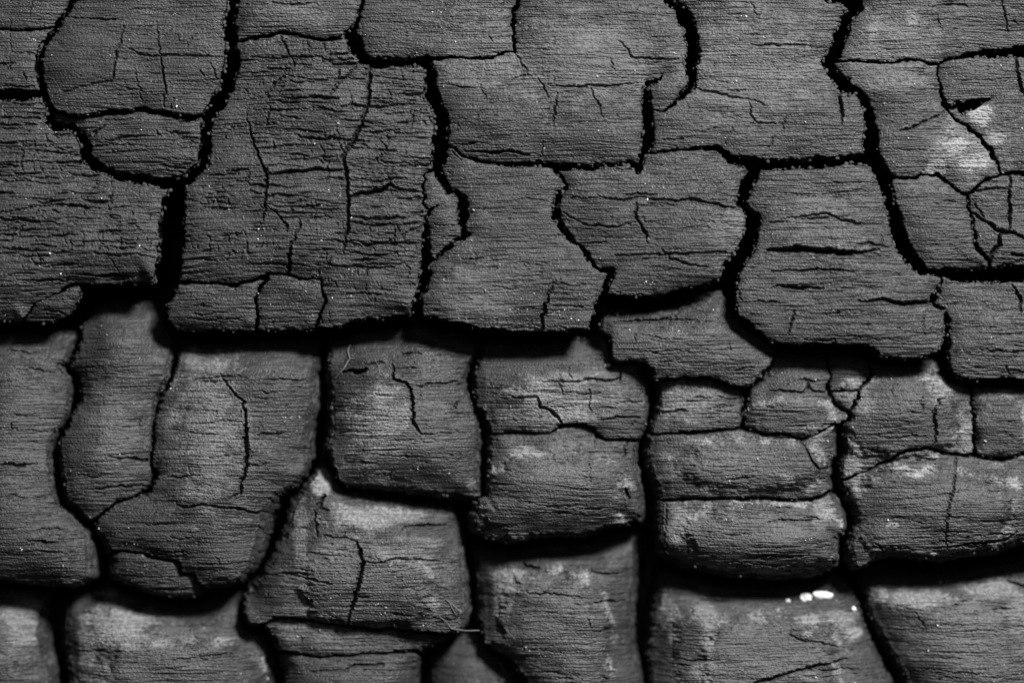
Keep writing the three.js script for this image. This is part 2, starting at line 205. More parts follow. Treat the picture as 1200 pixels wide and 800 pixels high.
// the blocks: connected ground between the deep cracks
const comp = new Int32Array(N).fill(-1); const sizes = []; const stack = new Int32Array(N);
for (let s = 0; s < N; s++) {
  if (comp[s] >= 0 || D[s] <= 0) continue;
  const c = sizes.length; let top = 0, n = 0; stack[top++] = s; comp[s] = c;
  while (top) {
    const k = stack[--top], i = k % NX; n++;
    if (i > 0 && comp[k - 1] < 0 && D[k - 1] > 0) { comp[k - 1] = c; stack[top++] = k - 1; }
    if (i < NX - 1 && comp[k + 1] < 0 && D[k + 1] > 0) { comp[k + 1] = c; stack[top++] = k + 1; }
    if (k >= NX && comp[k - NX] < 0 && D[k - NX] > 0) { comp[k - NX] = c; stack[top++] = k - NX; }
    if (k < N - NX && comp[k + NX] < 0 && D[k + NX] > 0) { comp[k + NX] = c; stack[top++] = k + NX; }
  }
  sizes.push(n);
}
// fine cracks that nobody could draw one by one: wandering hairlines across the fibres, long fissures along them
const HAIR = [];
{
  const r = rng(19), blockAt = (x, y) => comp[lower(ys, y) * NX + lower(xs, x)];
  const walk = (x, y, dir, len, w, wander, step) => {
    const line = [], c = blockAt(x, y); let a = dir, n = Math.ceil(len / step);
    for (let q = 0; q <= n; q++) { if (blockAt(x, y) !== c) break; line.push([x, y, w * (0.45 + 0.75 * Math.sin(Math.PI * (q + 0.3) / (n + 0.6))) * (0.75 + 0.5 * r())]); a = dir + (r() - 0.5) * wander + (a - dir) * 0.4; x = clamp(x + Math.cos(a) * step, -100, 1300); y = clamp(y + Math.sin(a) * step, -100, 900); }
    if (line.length > 2) HAIR.push(line);
  };
  const heavy = (x, y) => y < 330 && y > 60 && x < 510 && !(x > 55 && x < 235 && y < 140) && !(x > 215 && x < 340 && y > 260) ? 1 : 0;
  for (let q = 0; q < 2300; q++) {                                  // fissures along the fibres
    const x = -30 + r() * 1260, y = -20 + r() * 840, h = heavy(x, y), t = r(); if (blockAt(x, y) < 0) continue;
    if (!h && t > (y > 190 ? 0.3 : 0.1)) continue;
    walk(x, y, (r() - 0.5) * 0.16, (h ? 22 : 22) + 70 * Math.pow(r(), 2), (h ? 1.35 : 0.8) + 1.3 * Math.pow(r(), 3.5), 0.26, 6);
  }
  for (let q = 0; q < 640; q++) {                                   // cross-checks
    const x = -30 + r() * 1260, y = -20 + r() * 840, h = heavy(x, y), t = r(); if (blockAt(x, y) < 0) continue;
    if (!h && t > 0.12) continue;
    walk(x, y, Math.PI / 2 + (r() - 0.5) * 0.7, (h ? 5 : 8) + 26 * Math.pow(r(), 2.2), (h ? 1.3 : 0.9) + 0.6 * r(), 1.5, 3);
  }
}
const score = (k, d, dx, dy, w) => {
  const h = w * 0.5 + 0.45; if (d > h) { const l = 0.6 * (1 - smooth(h, h + 2.6, d)) * Math.min(1, w / 3); if (l > LIP[k]) LIP[k] = l; return; }
  const depth = (w < 2 ? w * 1.9 : 3.8 + (w - 2) * 3) * (1 - smooth(0.2, 1, d / h)); if (depth > CUT[k]) CUT[k] = depth;
};
// each drawn crack thins out towards a loose end
for (const line of SHALLOW) for (const p of line) if (p[1] < 150) p[2] *= 0.8;
for (const line of SHALLOW) for (const e of [0, line.length - 1]) line[e][2] *= 0.6;
eachSegment(SHALLOW, 7, score); eachSegment(HAIR, 5, score);
// how each block is shaped (lengths only, every block has the same char material): z its height, ty / tx its slope, [r, k] how far in and how deep the edge above, beside and below rounds off, grain the depth of its fibres, check the small cross-checks
const roll = (reach, depth) => [reach, depth];            // an edge curves away: over so much of the face, by so much into the log
const COURSE = {
  A: { z: 0, ty: 0, tx: 0, edgeAbove: roll(14, 3), edgeBeside: roll(20, 6), edgeBelow: roll(18, 6), grain: 1, check: 0, rough: 1, ashy: 0, dome: 8 },
  B: { z: -10, ty: 0.03, tx: 0, edgeAbove: roll(50, 44), edgeBeside: roll(18, 13), edgeBelow: roll(24, 14), grain: 1, check: 0, rough: 1, ashy: 1, dome: 28 },
  C: { z: -60, ty: 0.06, tx: 0, edgeAbove: roll(48, 46), edgeBeside: roll(26, 22), edgeBelow: roll(24, 14), grain: 0.9, check: 0, rough: 1, ashy: 1, dome: 32 },
};
const SEATS = [
  [15, 10, 'A', { z: -4 }], [20, 75, 'A', { z: -4 }], [150, 60, 'A', { z: 4, grain: 0.55, edgeBelow: roll(26, 7) }], [170, 168, 'A', { z: -9, grain: 1.7, edgeAbove: roll(4, 2) }],
  [90, 250, 'A', { z: 0, grain: 1.6, check: 1, edgeBelow: roll(46, 22) }], [62, 362, 'A', { z: -7, ty: -0.35, grain: 0.9, edgeBelow: roll(22, 9) }],
  [340, 20, 'A', { z: 1, grain: 0.5 }], [360, 220, 'A', { z: 0, grain: 1.7, check: 1, edgeBelow: roll(44, 16) }], [245, 360, 'A', { z: -8, ty: -0.1, edgeBelow: roll(26, 16), grain: 1.1 }], [340, 355, 'A', { z: -7, ty: -0.1, edgeBelow: roll(26, 14), grain: 1.1 }],
  [520, 30, 'A', { z: 2, grain: 0.45 }], [660, 130, 'A', { z: 3, grain: 0.55, edgeBelow: roll(30, 10) }], [880, 130, 'A', { z: 2, grain: 0.7, edgeBelow: roll(22, 6) }], [520, 255, 'A', { z: -3, grain: 0.7 }],
  [590, 290, 'A', { z: 4, grain: 1.1, edgeBelow: roll(26, 8) }], [770, 270, 'A', { z: 3, grain: 0.9, edgeBelow: roll(34, 12) }], [970, 330, 'A', { z: 4, grain: 1.1, edgeBelow: roll(22, 8) }],
  [1100, 40, 'A', { z: 2, grain: 0.5 }], [1060, 120, 'A', { z: 1, grain: 0.5 }], [1150, 95, 'A', { z: 0, grain: 0.5 }], [1080, 270, 'A', { z: 2, grain: 0.7, edgeBelow: roll(36, 14) }], [1180, 240, 'A', { z: -1, grain: 0.6, edgeBelow: roll(26, 12) }],
  [1160, 395, 'A', { z: -10, grain: 1.5, edgeAbove: roll(10, 5), edgeBelow: roll(10, 4) }],
  [30, 500, 'B', { z: -29, grain: 1.1 }], [130, 480, 'B', { z: -27, grain: 1.1 }], [240, 520, 'B', { z: -25 }], [180, 670, 'B', { z: -28, edgeAbove: roll(4, 2), edgeBelow: roll(20, 10), grain: 1.2 }],
  [460, 500, 'B', { z: -26 }], [690, 470, 'B', { z: -25, edgeBelow: roll(5, 2) }], [650, 570, 'B', { z: -24, edgeAbove: roll(5, 2), edgeBelow: roll(40, 20) }], [800, 405, 'B', { z: -7, edgeAbove: roll(30, 26), edgeBelow: roll(6, 3), edgeBeside: roll(8, 4), grain: 1.2 }],
  [820, 475, 'B', { z: -23, edgeAbove: roll(10, 5), edgeBeside: roll(14, 8), edgeBelow: roll(8, 4) }], [920, 480, 'B', { z: -24, edgeAbove: roll(40, 24), edgeBeside: roll(12, 7), edgeBelow: roll(8, 4) }], [870, 545, 'B', { z: -21, edgeAbove: roll(10, 4), edgeBelow: roll(8, 4) }], [880, 630, 'B', { z: -21, edgeAbove: roll(8, 4), edgeBeside: roll(20, 12), edgeBelow: roll(40, 24) }],
  [1060, 490, 'B', { z: -20, edgeAbove: roll(34, 22), edgeBeside: roll(12, 6), edgeBelow: roll(6, 3) }], [1172, 500, 'B', { z: -24, edgeAbove: roll(20, 10), edgeBeside: roll(10, 6), edgeBelow: roll(6, 3) }], [1080, 590, 'B', { z: -19, edgeAbove: roll(6, 3), edgeBeside: roll(14, 8), edgeBelow: roll(16, 7), grain: 1.2 }], [1000, 445, 'B', { z: -26, edgeAbove: roll(26, 20), edgeBeside: roll(6, 3), edgeBelow: roll(6, 3) }], [990, 468, 'B', { z: -25, edgeAbove: roll(6, 3), edgeBeside: roll(6, 3), edgeBelow: roll(6, 3) }],
  [430, 660, 'B', { z: -36, edgeAbove: roll(40, 30), edgeBelow: roll(6, 3), edgeBeside: roll(16, 10) }], [420, 748, 'B', { z: -40, edgeAbove: roll(5, 2), edgeBelow: roll(10, 6) }], [420, 788, 'C', { z: -41, edgeAbove: roll(8, 4) }],
  [20, 740, 'C', {}], [180, 760, 'C', { z: -58 }], [530, 785, 'C', { z: -76, edgeAbove: roll(20, 14) }], [650, 740, 'C', { z: -52 }], [880, 760, 'C', { z: -56, edgeAbove: roll(34, 38) }], [1130, 740, 'C', { z: -52 }],
];
const seatOf = new Array(sizes.length).fill(null);
for (const [x, y, course, over] of SEATS) {
  const c = comp[lower(ys, y) * NX + lower(xs, x)];
  if (c < 0) { console.log('seat in a crack', x, y); continue; }
  if (seatOf[c]) console.log('two seats in one block', x, y, 'and', seatOf[c].x, seatOf[c].y);
  seatOf[c] = { ...COURSE[course], ...over, x, y };
}
const mid = sizes.map(() => [0, 0, 0]);
for (let k = 0; k < N; k++) if (comp[k] >= 0) { const m = mid[comp[k]]; m[0] += xs[k % NX]; m[1] += ys[(k / NX) | 0]; m[2]++; }
sizes.forEach((n, c) => {
  const m = mid[c]; m[0] /= m[2]; m[1] /= m[2];
  if (!seatOf[c]) { if (n > 60 && m[0] > 0 && m[0] < 1200 && m[1] > 0 && m[1] < 800) console.log('unseated block', n, Math.round(m[0]), Math.round(m[1])); const course = m[1] < 385 ? 'A' : m[1] < 670 ? 'B' : 'C'; seatOf[c] = { ...COURSE[course], x: m[0], y: m[1] }; if (n < 2500) seatOf[c].edgeAbove = seatOf[c].edgeBeside = seatOf[c].edgeBelow = roll(5, 3); }
});

// fibres, fissures and checks of the char, in relief units
function grainAt(x, y, check) {
  const yy = y + 4.0 * noise(x / 150, y / 60 + 5) + 0.6 * noise(x / 46 + 9, y / 12);
  let h = 0.55 * noise(x / 80 + 30, yy / 2.5) + 0.4 * noise(x / 150 + 2, yy / 4.6 + 9) + 0.12 * noise(x / 16, yy / 2.6 + 77);
  const m = smooth(-0.25, 0.45, noise(x / 95 + 50, yy / 26 + 12) + 0.5 * noise(x / 34 + 8, yy / 9));
  const f1 = Math.abs(noise(x / 120 + 17, yy / 5.5 + 31)), f2 = Math.abs(noise(x / 80 + 61, yy / 3.6 + 5));
  h -= m * (1.2 * (1 - smooth(0, 0.13, f1)) + 1.0 * (1 - smooth(0, 0.16, f2)));
  if (check) {
    const cm = smooth(0.02, 0.4, noise(x / 48 + 4, y / 30 + 90)), xx = x + 2.2 * noise(x / 9, y / 7);
    const v = Math.abs(noise(xx / 11 + 23, y / 34 + 44)), w = smooth(-0.1, 0.15, noise(x / 14, y / 10 + 3));
    h -= check * cm * w * 2.0 * (1 - smooth(0, 0.09, v));
  }
  return h;
}
// smooth, almost bare char faces standing a little proud inside an ash rim: [x, y, rx, ry]
const BARE = [[650, 745, 62, 72], [650, 585, 78, 52], [880, 545, 70, 26], [895, 630, 84, 38], [1055, 488, 66, 42], [1172, 502, 24, 32], [1090, 600, 84, 48], [215, 785, 82, 30], [900, 770, 72, 46], [430, 690, 68, 38], [930, 490, 44, 18], [812, 767, 18, 40]];
BARE.forEach(settle);
const bareEdge = (X, Y, x, y, rx, ry) => { const ax = Math.abs(X - x) / rx, ay = Math.abs(Y - y) / ry; return Math.pow(ax ** 2.8 + ay ** 2.8, 1 / 2.8) - 1 + 0.16 * noise(X / 26, Y / 17 + 3) + 0.07 * noise(X / 7, Y / 5); };
const H = new Float32Array(N), drop = new Float32Array(N), tmp = new Float32Array(N);
const round = (d, [r, k]) => { if (d >= r) return 0; const t = 1 - Math.max(d, 0) / r; return k * (1 - Math.sqrt(Math.max(0, 1 - t * t * 0.98))); };
for (let k = 0; k < N; k++) {
  const c = comp[k]; if (c < 0) continue; const s = seatOf[c], d = D[k], ny = DY[k];
  const wt = smooth(0.35, 0.8, ny), wb = smooth(0.35, 0.8, -ny), ws = 1 - wt - wb;
  const sill = s.edgeAbove[0] > 19;
  drop[k] = (sill ? 0 : wt * round(d, s.edgeAbove)) + wb * round(d, s.edgeBelow) + (sill ? 1 - wb : ws) * round(d, s.edgeBeside);
  if (sill) drop[k] = Math.max(drop[k], smooth(-0.65, 0.05, DLY[k]) * round(DL[k], s.edgeAbove));
}
for (let pass = 0; pass < 3; pass++) {                     // even out the corners, inside each block only
  const step = 3;
  for (const stride of [1, NX]) {
    for (let k = 0; k < N; k++) {
      const c = comp[k]; if (c < 0) continue; let a = drop[k], n = 1;
      for (let o = 1; o <= step; o++) { const p = k + o * stride, q = k - o * stride; if (p < N && comp[p] === c) { a += drop[p]; n++; } if (q >= 0 && comp[q] === c) { a += drop[q]; n++; } }
      tmp[k] = a / n;
    }
    drop.set(tmp);
  }
}
const dome = new Float32Array(N);
for (let k = 0; k < N; k++) if (comp[k] >= 0) dome[k] = Math.sin(Math.PI / 2 * clamp(D[k] / 60, 0, 1));
for (let pass = 0; pass < 3; pass++) for (const stride of [1, NX]) {
  for (let k = 0; k < N; k++) {
    const c = comp[k]; if (c < 0) continue; let a = dome[k], n = 1;
    for (let o = 2; o <= 14; o += 2) { const p = k + o * stride, q = k - o * stride; if (p < N && comp[p] === c) { a += dome[p]; n++; } if (q >= 0 && comp[q] === c) { a += dome[q]; n++; } }
    tmp[k] = a / n;
  }
  dome.set(tmp);
}
for (let j = 0; j < NY; j++) for (let i = 0; i < NX; i++) {
  const k = j * NX + i, c = comp[k]; if (c < 0) continue; const s = seatOf[c], x = xs[i], y = ys[j], d = Math.max(D[k], 0);
  let h = s.z + s.ty * (y - s.y) + s.tx * (x - s.x) - drop[k] + s.dome * (dome[k] - 0.6);
  h += s.rough * (5.5 * noise(x / 110 + c * 7.3, y / 70 + c * 3.1) + 2.2 * noise(x / 46 + c, y / 24) + 0.4 * noise(x / 30, y / 9 + c) + 0.12 * noise(x / 7, y / 4));
  h -= 2.2 * Math.exp(-d / 1.6) * (0.6 + 0.6 * noise(x / 5, y / 5));         // the crumbled lip
  h += s.grain * 0.95 * grainAt(x + c * 37, y + 0.09 * noise(c * 1.37 + 0.5, 0.3) * (x - s.x) + 5 * noise(c * 2.1 + 0.4, 7.3) * ((x - s.x) / 90) ** 2, s.check) - CUT[k] + LIP[k];
  for (const b of BARE) { if (Math.abs(x - b[0]) > b[2] * 1.3 || Math.abs(y - b[1]) > b[3] * 1.3) continue; const e = bareEdge(x, y, ...b) * Math.min(b[2], b[3]); h += 7.0 * (1 - smooth(-4, 9, e)); }
  H[k] = h;
}

// ---------------------------------------------------------------- char: colour, relief and gloss at fibre scale
const TW = 2048, TH = 1408, TX0 = -40, TY0 = -40, TXW = 1280, TYH = 880;
// pale ash films with an outline of their own: [x, y, rx, ry, strength]
const ASH = [
  [443, 500, 46, 62, 0.55], [245, 500, 52, 120, 0.42], [130, 500, 26, 90, 0.2], [655, 470, 70, 36, 0.55], [600, 490, 40, 22, 0.35],
  [800, 472, 50, 30, 0.4], [1010, 470, 26, 24, 0.4], [1105, 455, 22, 26, 0.55], [1135, 510, 14, 30, 0.4], [955, 505, 16, 14, 0.5], [1000, 555, 16, 50, 0.5], 
  [800, 615, 24, 34, 0.45], [965, 600, 18, 24, 0.45], [430, 605, 70, 18, 0.6], [352, 630, 12, 60, 0.45], [475, 650, 60, 24, 0.3], [375, 562, 18, 22, 0.8], [345, 735, 60, 26, 0.35], [25, 720, 34, 46, 0.55], [140, 735, 56, 30, 0.6], [100, 760, 18, 50, 0.6], [120, 690, 18, 16, 0.6],
  [600, 680, 26, 18, 0.5], [590, 700, 14, 40, 0.45], [785, 710, 16, 30, 0.55], [830, 735, 14, 50, 0.45], [985, 725, 26, 14, 0.55], [1003, 745, 14, 14, 0.7], [1075, 700, 60, 14, 0.55], [1160, 690, 50, 16, 0.45], [1035, 700, 16, 14, 0.7], [1190, 720, 30, 26, 0.35],
  [660, 70, 150, 60, 0.22], [560, 60, 60, 60, 0.2], [880, 80, 110, 80, 0.2], [1050, 60, 60, 60, 0.22], [560, 345, 60, 40, 0.22], [860, 270, 40, 30, 0.2], [340, 20, 60, 26, 0.22], [960, 260, 60, 50, 0.18],
  [240, 520, 80, 110, 0.2], [130, 500, 40, 110, 0.12], [460, 500, 70, 75, 0.16], [650, 565, 80, 60, 0.26], [690, 465, 60, 40, 0.18], [870, 545, 90, 34, 0.22], [880, 630, 90, 40, 0.24], [1060, 490, 70, 50, 0.12], [1090, 600, 90, 50, 0.16], [820, 475, 50, 28, 0.2], [920, 480, 50, 28, 0.16],
  [430, 665, 100, 60, 0.24], [420, 750, 90, 16, 0.2], [650, 740, 64, 74, 0.3], [900, 765, 100, 55, 0.28], [1130, 745, 90, 60, 0.22], [180, 770, 90, 50, 0.26], [20, 740, 40, 60, 0.25], [30, 500, 40, 90, 0.14], [800, 405, 80, 30, 0.14],
  [1135, 178, 58, 42, 0.34], [1120, 170, 22, 16, 1.0], [1142, 190, 26, 14, 0.9], [1165, 165, 14, 12, 0.7], [1100, 195, 18, 12, 0.7], [1148, 136, 18, 14, 1.0], [1068, 22, 12, 12, 0.4], [1023, 42, 8, 16, 0.4], [925, 560, 12, 9, 1.6], [1068, 556, 14, 5, 1.3], [1046, 614, 9, 4, 1.2], [1188, 565, 10, 9, 1.0], [790, 633, 8, 7, 1.0], [1088, 650, 12, 5, 1.0], [812, 607, 7, 4, 1.0], [945, 741, 8, 5, 1.0],
];
ASH.forEach(settle);
const grit = rng(303);
const col = new Uint8Array(TW * TH * 4), bmp = new Uint8Array(TW * TH * 4), rgh = new Uint8Array(TW * TH * 4);
{
  const ashField = new Float32Array(TW * TH);
  const stamp = (list, each) => { for (const a of list) { const [x, y, rx, ry] = a;
    const i0 = clamp(Math.floor((x - rx * 1.6 - TX0) / TXW * TW), 0, TW), i1 = clamp(Math.ceil((x + rx * 1.6 - TX0) / TXW * TW), 0, TW), j0 = clamp(Math.floor((y - ry * 1.6 - TY0) / TYH * TH), 0, TH), j1 = clamp(Math.ceil((y + ry * 1.6 - TY0) / TYH * TH), 0, TH);
    for (let j = j0; j < j1; j++) for (let i = i0; i < i1; i++) { const X = TX0 + (i + 0.5) / TW * TXW, Y = TY0 + (j + 0.5) / TH * TYH; each(j * TW + i, X, Y, Math.sqrt(((X - x) / rx) ** 2 + ((Y - y) / ry) ** 2), a); } } };
  stamp(ASH, (k, X, Y, e, a) => {
    const n = 0.75 * noise(X / 23 + 4, Y / 15) + 0.45 * noise(X / 6, Y / 3.4 + 8) + 0.25 * noise(X / 2.6 + 5, Y / 1.7);
    const v = a[4] * smooth(0.2, -0.35, e - 0.8 + n * 0.62) * (0.55 + 0.9 * clamp(0.5 + noise(X / 5 + 60, Y / 2.2) + 0.6 * noise(X / 2.1, Y / 1.4 + 13), 0, 1));
    ashField[k] = Math.max(ashField[k], v);
  });
  stamp(BARE, (k, X, Y, e, b) => { const q = bareEdge(X, Y, b[0], b[1], b[2], b[3]) * Math.min(b[2], b[3]) - 5; ashField[k] = Math.max(ashField[k], 0.75 * Math.exp(-q * q / 30) * smooth(-0.1, 0.5, noise(X / 24 + 9, Y / 20) + 0.5 * noise(X / 4, Y / 2.5) + 0.3 * noise(X / 1.7, Y / 1.3))); ashField[k] *= 0.75 + 0.25 * smooth(-0.05, 0.06, bareEdge(X, Y, b[0], b[1], b[2], b[3]) + 0.12 * noise(X / 4, Y / 2.5)); });
  for (let j = 0; j < TH; j++) for (let i = 0; i < TW; i++) {
    const X = TX0 + (i + 0.5) / TW * TXW, Y = TY0 + (j + 0.5) / TH * TYH, o = ((TH - 1 - j) * TW + i) * 4;
    const yy = Y + 4.0 * noise(X / 150, Y / 60 + 5) + 0.6 * noise(X / 46 + 9, Y / 12);
    const fib = 0.5 * noise(X / 40 + 5, yy / 1.25) + 0.5 * noise(X / 90, yy / 2.1 + 21) + 0.25 * noise(X / 12 + 33, yy / 1.6);
    const pore = noise(X / 2.4 + 3, Y / 1.5 + 9), pit = smooth(0.42, 0.75, noise(X / 7.5 + 31, yy / 1.9 + 60) + 0.25 * noise(X / 60, Y / 40));
    const line = (1 - smooth(0, 0.15, Math.abs(noise(X / 70 + 7, yy / 2.8 + 15)))) * smooth(-0.2, 0.4, noise(X / 50 + 70, yy / 14));
    const gr = grit() + grit() - 1, gr2 = gr * 0.6 + 0.7 * noise(X / 1.7 + 91, Y / 1.05);
    const blotch = noise(X / 130 + 9, Y / 80) * 0.5 + noise(X / 40 + 2, Y / 18 + 50) * 0.35;
    const ash = ashField[j * TW + i];
    let a = 0.034 * Math.max(0.25, 1 + 0.55 * fib + 0.42 * blotch + 0.25 * pore + 0.35 * gr2);
    a += ash * 0.22 * Math.max(0.1, 1 + 0.8 * fib + 0.4 * pore + 0.5 * gr2);
    const g = Math.round(255 * Math.pow(clamp(a * 4, 0, 1), 1 / 2.2));        // stored four times as bright; the material's colour brings it back
    col[o] = g; col[o + 1] = g; col[o + 2] = g; col[o + 3] = 255;
    const b = Math.round(255 * clamp(0.62 + 0.26 * fib + 0.1 * pore + 0.12 * gr2 - 0.34 * line - 0.3 * pit + 0.06 * ash * pore, 0, 1));
    bmp[o] = b; bmp[o + 1] = b; bmp[o + 2] = b; bmp[o + 3] = 255;
    const r = Math.round(255 * clamp(0.57 + 0.14 * blotch + 0.1 * fib + 0.35 * Math.min(ash, 1), 0.3, 1));
    rgh[o] = r; rgh[o + 1] = r; rgh[o + 2] = r; rgh[o + 3] = 255;
  }
}
function tex(data, srgb, w = TW, h = TH) { const t = new THREE.DataTexture(data, w, h, THREE.RGBAFormat); t.magFilter = THREE.LinearFilter; t.minFilter = THREE.LinearMipmapLinearFilter; t.generateMipmaps = true; t.wrapS = t.wrapT = THREE.MirroredRepeatWrapping; if (srgb) t.colorSpace = THREE.SRGBColorSpace; t.needsUpdate = true; return t; }
const char = new THREE.MeshPhysicalMaterial({ map: tex(col, true), bumpMap: tex(bmp), bumpScale: 4.4 * U, roughnessMap: tex(rgh), roughness: 1, metalness: 0, specularIntensity: 0.85 });
char.color.setRGB(0.25, 0.25, 0.25);
char.name = 'char';
// crumbly broken sides of the blocks, powdered with grey ash
const WN = 512, wcol = new Uint8Array(WN * WN * 4), wbmp = new Uint8Array(WN * WN * 4);
for (let j = 0; j < WN; j++) for (let i = 0; i < WN; i++) {
  const X = i * 0.47, Y = j * 0.47, o = (j * WN + i) * 4, n = noise(X / 9, Y / 9) * 0.6 + noise(X / 3.6 + 5, Y / 3.6) * 0.55 + noise(X / 1.6, Y / 1.6 + 9) * 0.4;
  const a = 0.022 + 0.05 * smooth(-0.2, 0.7, n + 0.4 * noise(X / 25, Y / 25 + 3)), g = Math.round(255 * Math.pow(clamp(a * 4, 0, 1), 1 / 2.2)), b = Math.round(255 * clamp(0.5 + 0.5 * n, 0, 1));
  wcol[o] = wcol[o + 1] = wcol[o + 2] = g; wbmp[o] = wbmp[o + 1] = wbmp[o + 2] = b; wcol[o + 3] = wbmp[o + 3] = 255;
}
const dusted = new THREE.MeshPhysicalMaterial({ map: tex(wcol, true, WN, WN), bumpMap: tex(wbmp, false, WN, WN), bumpScale: 4 * U, roughness: 0.95, specularIntensity: 0.4 });
dusted.color.setRGB(0.25, 0.25, 0.25); dusted.name = 'ash_dusted_char';

// ---------------------------------------------------------------- the log
const PX = x => (x - 600) * U, PY = y => (400 - y) * U;
const log = new THREE.Group(); log.name = 'charred_log';
log.userData = { label: 'burnt black log with its surface split into char blocks by deep cracks', category: 'log' };
scene.add(log);
const FLOOR = -210;
const cellsOf = sizes.map(() => []);
for (let j = 0; j + 1 < NY; j++) for (let i = 0; i + 1 < NX; i++) {
  const k = j * NX + i, a = comp[k], b = comp[k + 1], c = comp[k + NX], d = comp[k + NX + 1];
  if (a >= 0) cellsOf[a].push(k);
  if (b >= 0 && b !== a) cellsOf[b].push(k);
  if (c >= 0 && c !== a && c !== b) cellsOf[c].push(k);
  if (d >= 0 && d !== a && d !== b && d !== c) cellsOf[d].push(k);
}
const NB = [-1, 1, -NX, NX, -NX - 1, -NX + 1, NX - 1, NX + 1];
const slot = new Int32Array(N).fill(-1);
const RINGS = [[2.5, 0.7, 0.12], [7, 1.5, 0.24], [14, 2.4, 0.33], [28, 3, 0.39], [62, 3.4, 0.43], [0, 3, 0.45]];   // depth, unevenness, how far the wall leans into the crack in the lower courses; in the upper course the blocks are undercut
let blockCount = 0, triangles = 0;
for (let c = 0; c < sizes.length; c++) {
  if (sizes[c] < 25) continue;
  const s0 = seatOf[c], pos = [], uv = [], idx = [], gx = [], gy = [], gz = [], gw = [], used = [];
  const vertex = k => {
    if (slot[k] >= 0) return slot[k];
    let x, y, z;
    gw.push(WID[k]);
    if (comp[k] === c) { x = xs[k % NX]; y = ys[(k / NX) | 0]; z = H[k]; }
    else {
      x = y = z = 0; let n = 0;
      for (const o of NB) { const q = k + o; if (q < 0 || q >= N || comp[q] !== c || Math.abs(q % NX - k % NX) > 1) continue;
        const t = D[k] <= 0 ? D[q] / (D[q] - D[k] + 1e-6) : 0.4, qx = xs[q % NX], qy = ys[(q / NX) | 0];
        x += qx + (xs[k % NX] - qx) * t; y += qy + (ys[(k / NX) | 0] - qy) * t; z += H[q] - 1.0; n++; }
      x /= n; y /= n; z /= n;
    }
    const v = gx.length; gx.push(x); gy.push(y); gz.push(z); slot[k] = v; used.push(k);
    pos.push(PX(x), PY(y), z * U); uv.push((x - TX0) / TXW, 1 - (y - TY0) / TYH);
    return v;
  };
  const edges = new Map();
  const tri = (p, q, r) => { idx.push(p, q, r); for (const [a, b] of [[p, q], [q, r], [r, p]]) { const back = b * 4194304 + a; if (edges.has(back)) edges.delete(back); else edges.set(a * 4194304 + b, 1); } };
  for (const k of cellsOf[c]) { const p = vertex(k), q = vertex(k + NX), r = vertex(k + NX + 1), s = vertex(k + 1); tri(p, q, r); tri(p, r, s); }
  for (const k of used) slot[k] = -1;
  // walls down into the cracks
  const faceEnd = idx.length;
  const rim = new Map(), nxo = new Map(), nyo = new Map();
  const list = [...edges.keys()].map(e => [Math.floor(e / 4194304), e % 4194304]);
  for (const [a, b] of list) { const ex = gx[b] - gx[a], ey = gy[b] - gy[a], l = Math.hypot(ex, ey) || 1; for (const v of [a, b]) { nxo.set(v, (nxo.get(v) || 0) - ey / l); nyo.set(v, (nyo.get(v) || 0) + ex / l); } }
  const col0 = v => {
    if (rim.has(v)) return rim.get(v);
    const start = pos.length / 3; rim.set(v, start);
    let nx = nxo.get(v), ny = nyo.get(v); const l = Math.hypot(nx, ny) || 1; nx /= l; ny /= l;
    const x = gx[v], y = gy[v], z = gz[v], put = (X, Y, Z, dep) => { pos.push(PX(X), PY(Y), Z * U); uv.push((x + y) / 240, dep / 240); };
    put(x, y, z, 0);
    const w = Math.min(gw[v], 34); RINGS.forEach(([dep, amp, lean], r) => {
      const Z = r === RINGS.length - 1 ? Math.min(FLOOR - 6, z - 50) : z - dep, o = Math.min(amp, w * 0.16) * (r < 2 ? 0.5 : 0.9) * (noise((x + y) / 6 + r * 9, (x - y) / 6 + dep) + 0.5 * noise(x / 2.6 + r, y / 2.6)) + (s0.ashy ? lean * w * 0.85 : -(sizes[c] > 5000 ? 0.14 : 0.05) * Math.min(dep || 70, 70));
      put(x + nx * o, y + ny * o, Z, z - Z);
    });
    return start;
  };
  for (const [a, b] of list) { const p = col0(a), q = col0(b); for (let r = 0; r < RINGS.length; r++) idx.push(p + r, p + r + 1, q + r + 1, p + r, q + r + 1, q + r); }
  const g = new THREE.BufferGeometry();
  g.setAttribute('position', new THREE.Float32BufferAttribute(pos, 3)); g.setAttribute('uv', new THREE.Float32BufferAttribute(uv, 2)); g.setIndex(idx); g.computeVertexNormals();
  g.addGroup(0, faceEnd, 0); g.addGroup(faceEnd, idx.length - faceEnd, 1);
  const m = new THREE.Mesh(g, [char, dusted]); m.name = 'char_block' + (blockCount ? '_' + String(blockCount).padStart(3, '0') : ''); blockCount++; triangles += idx.length / 3;
  m.castShadow = m.receiveShadow = true; log.add(m);
}
console.log('blocks', blockCount, 'triangles', triangles, 'grid', NX, NY);

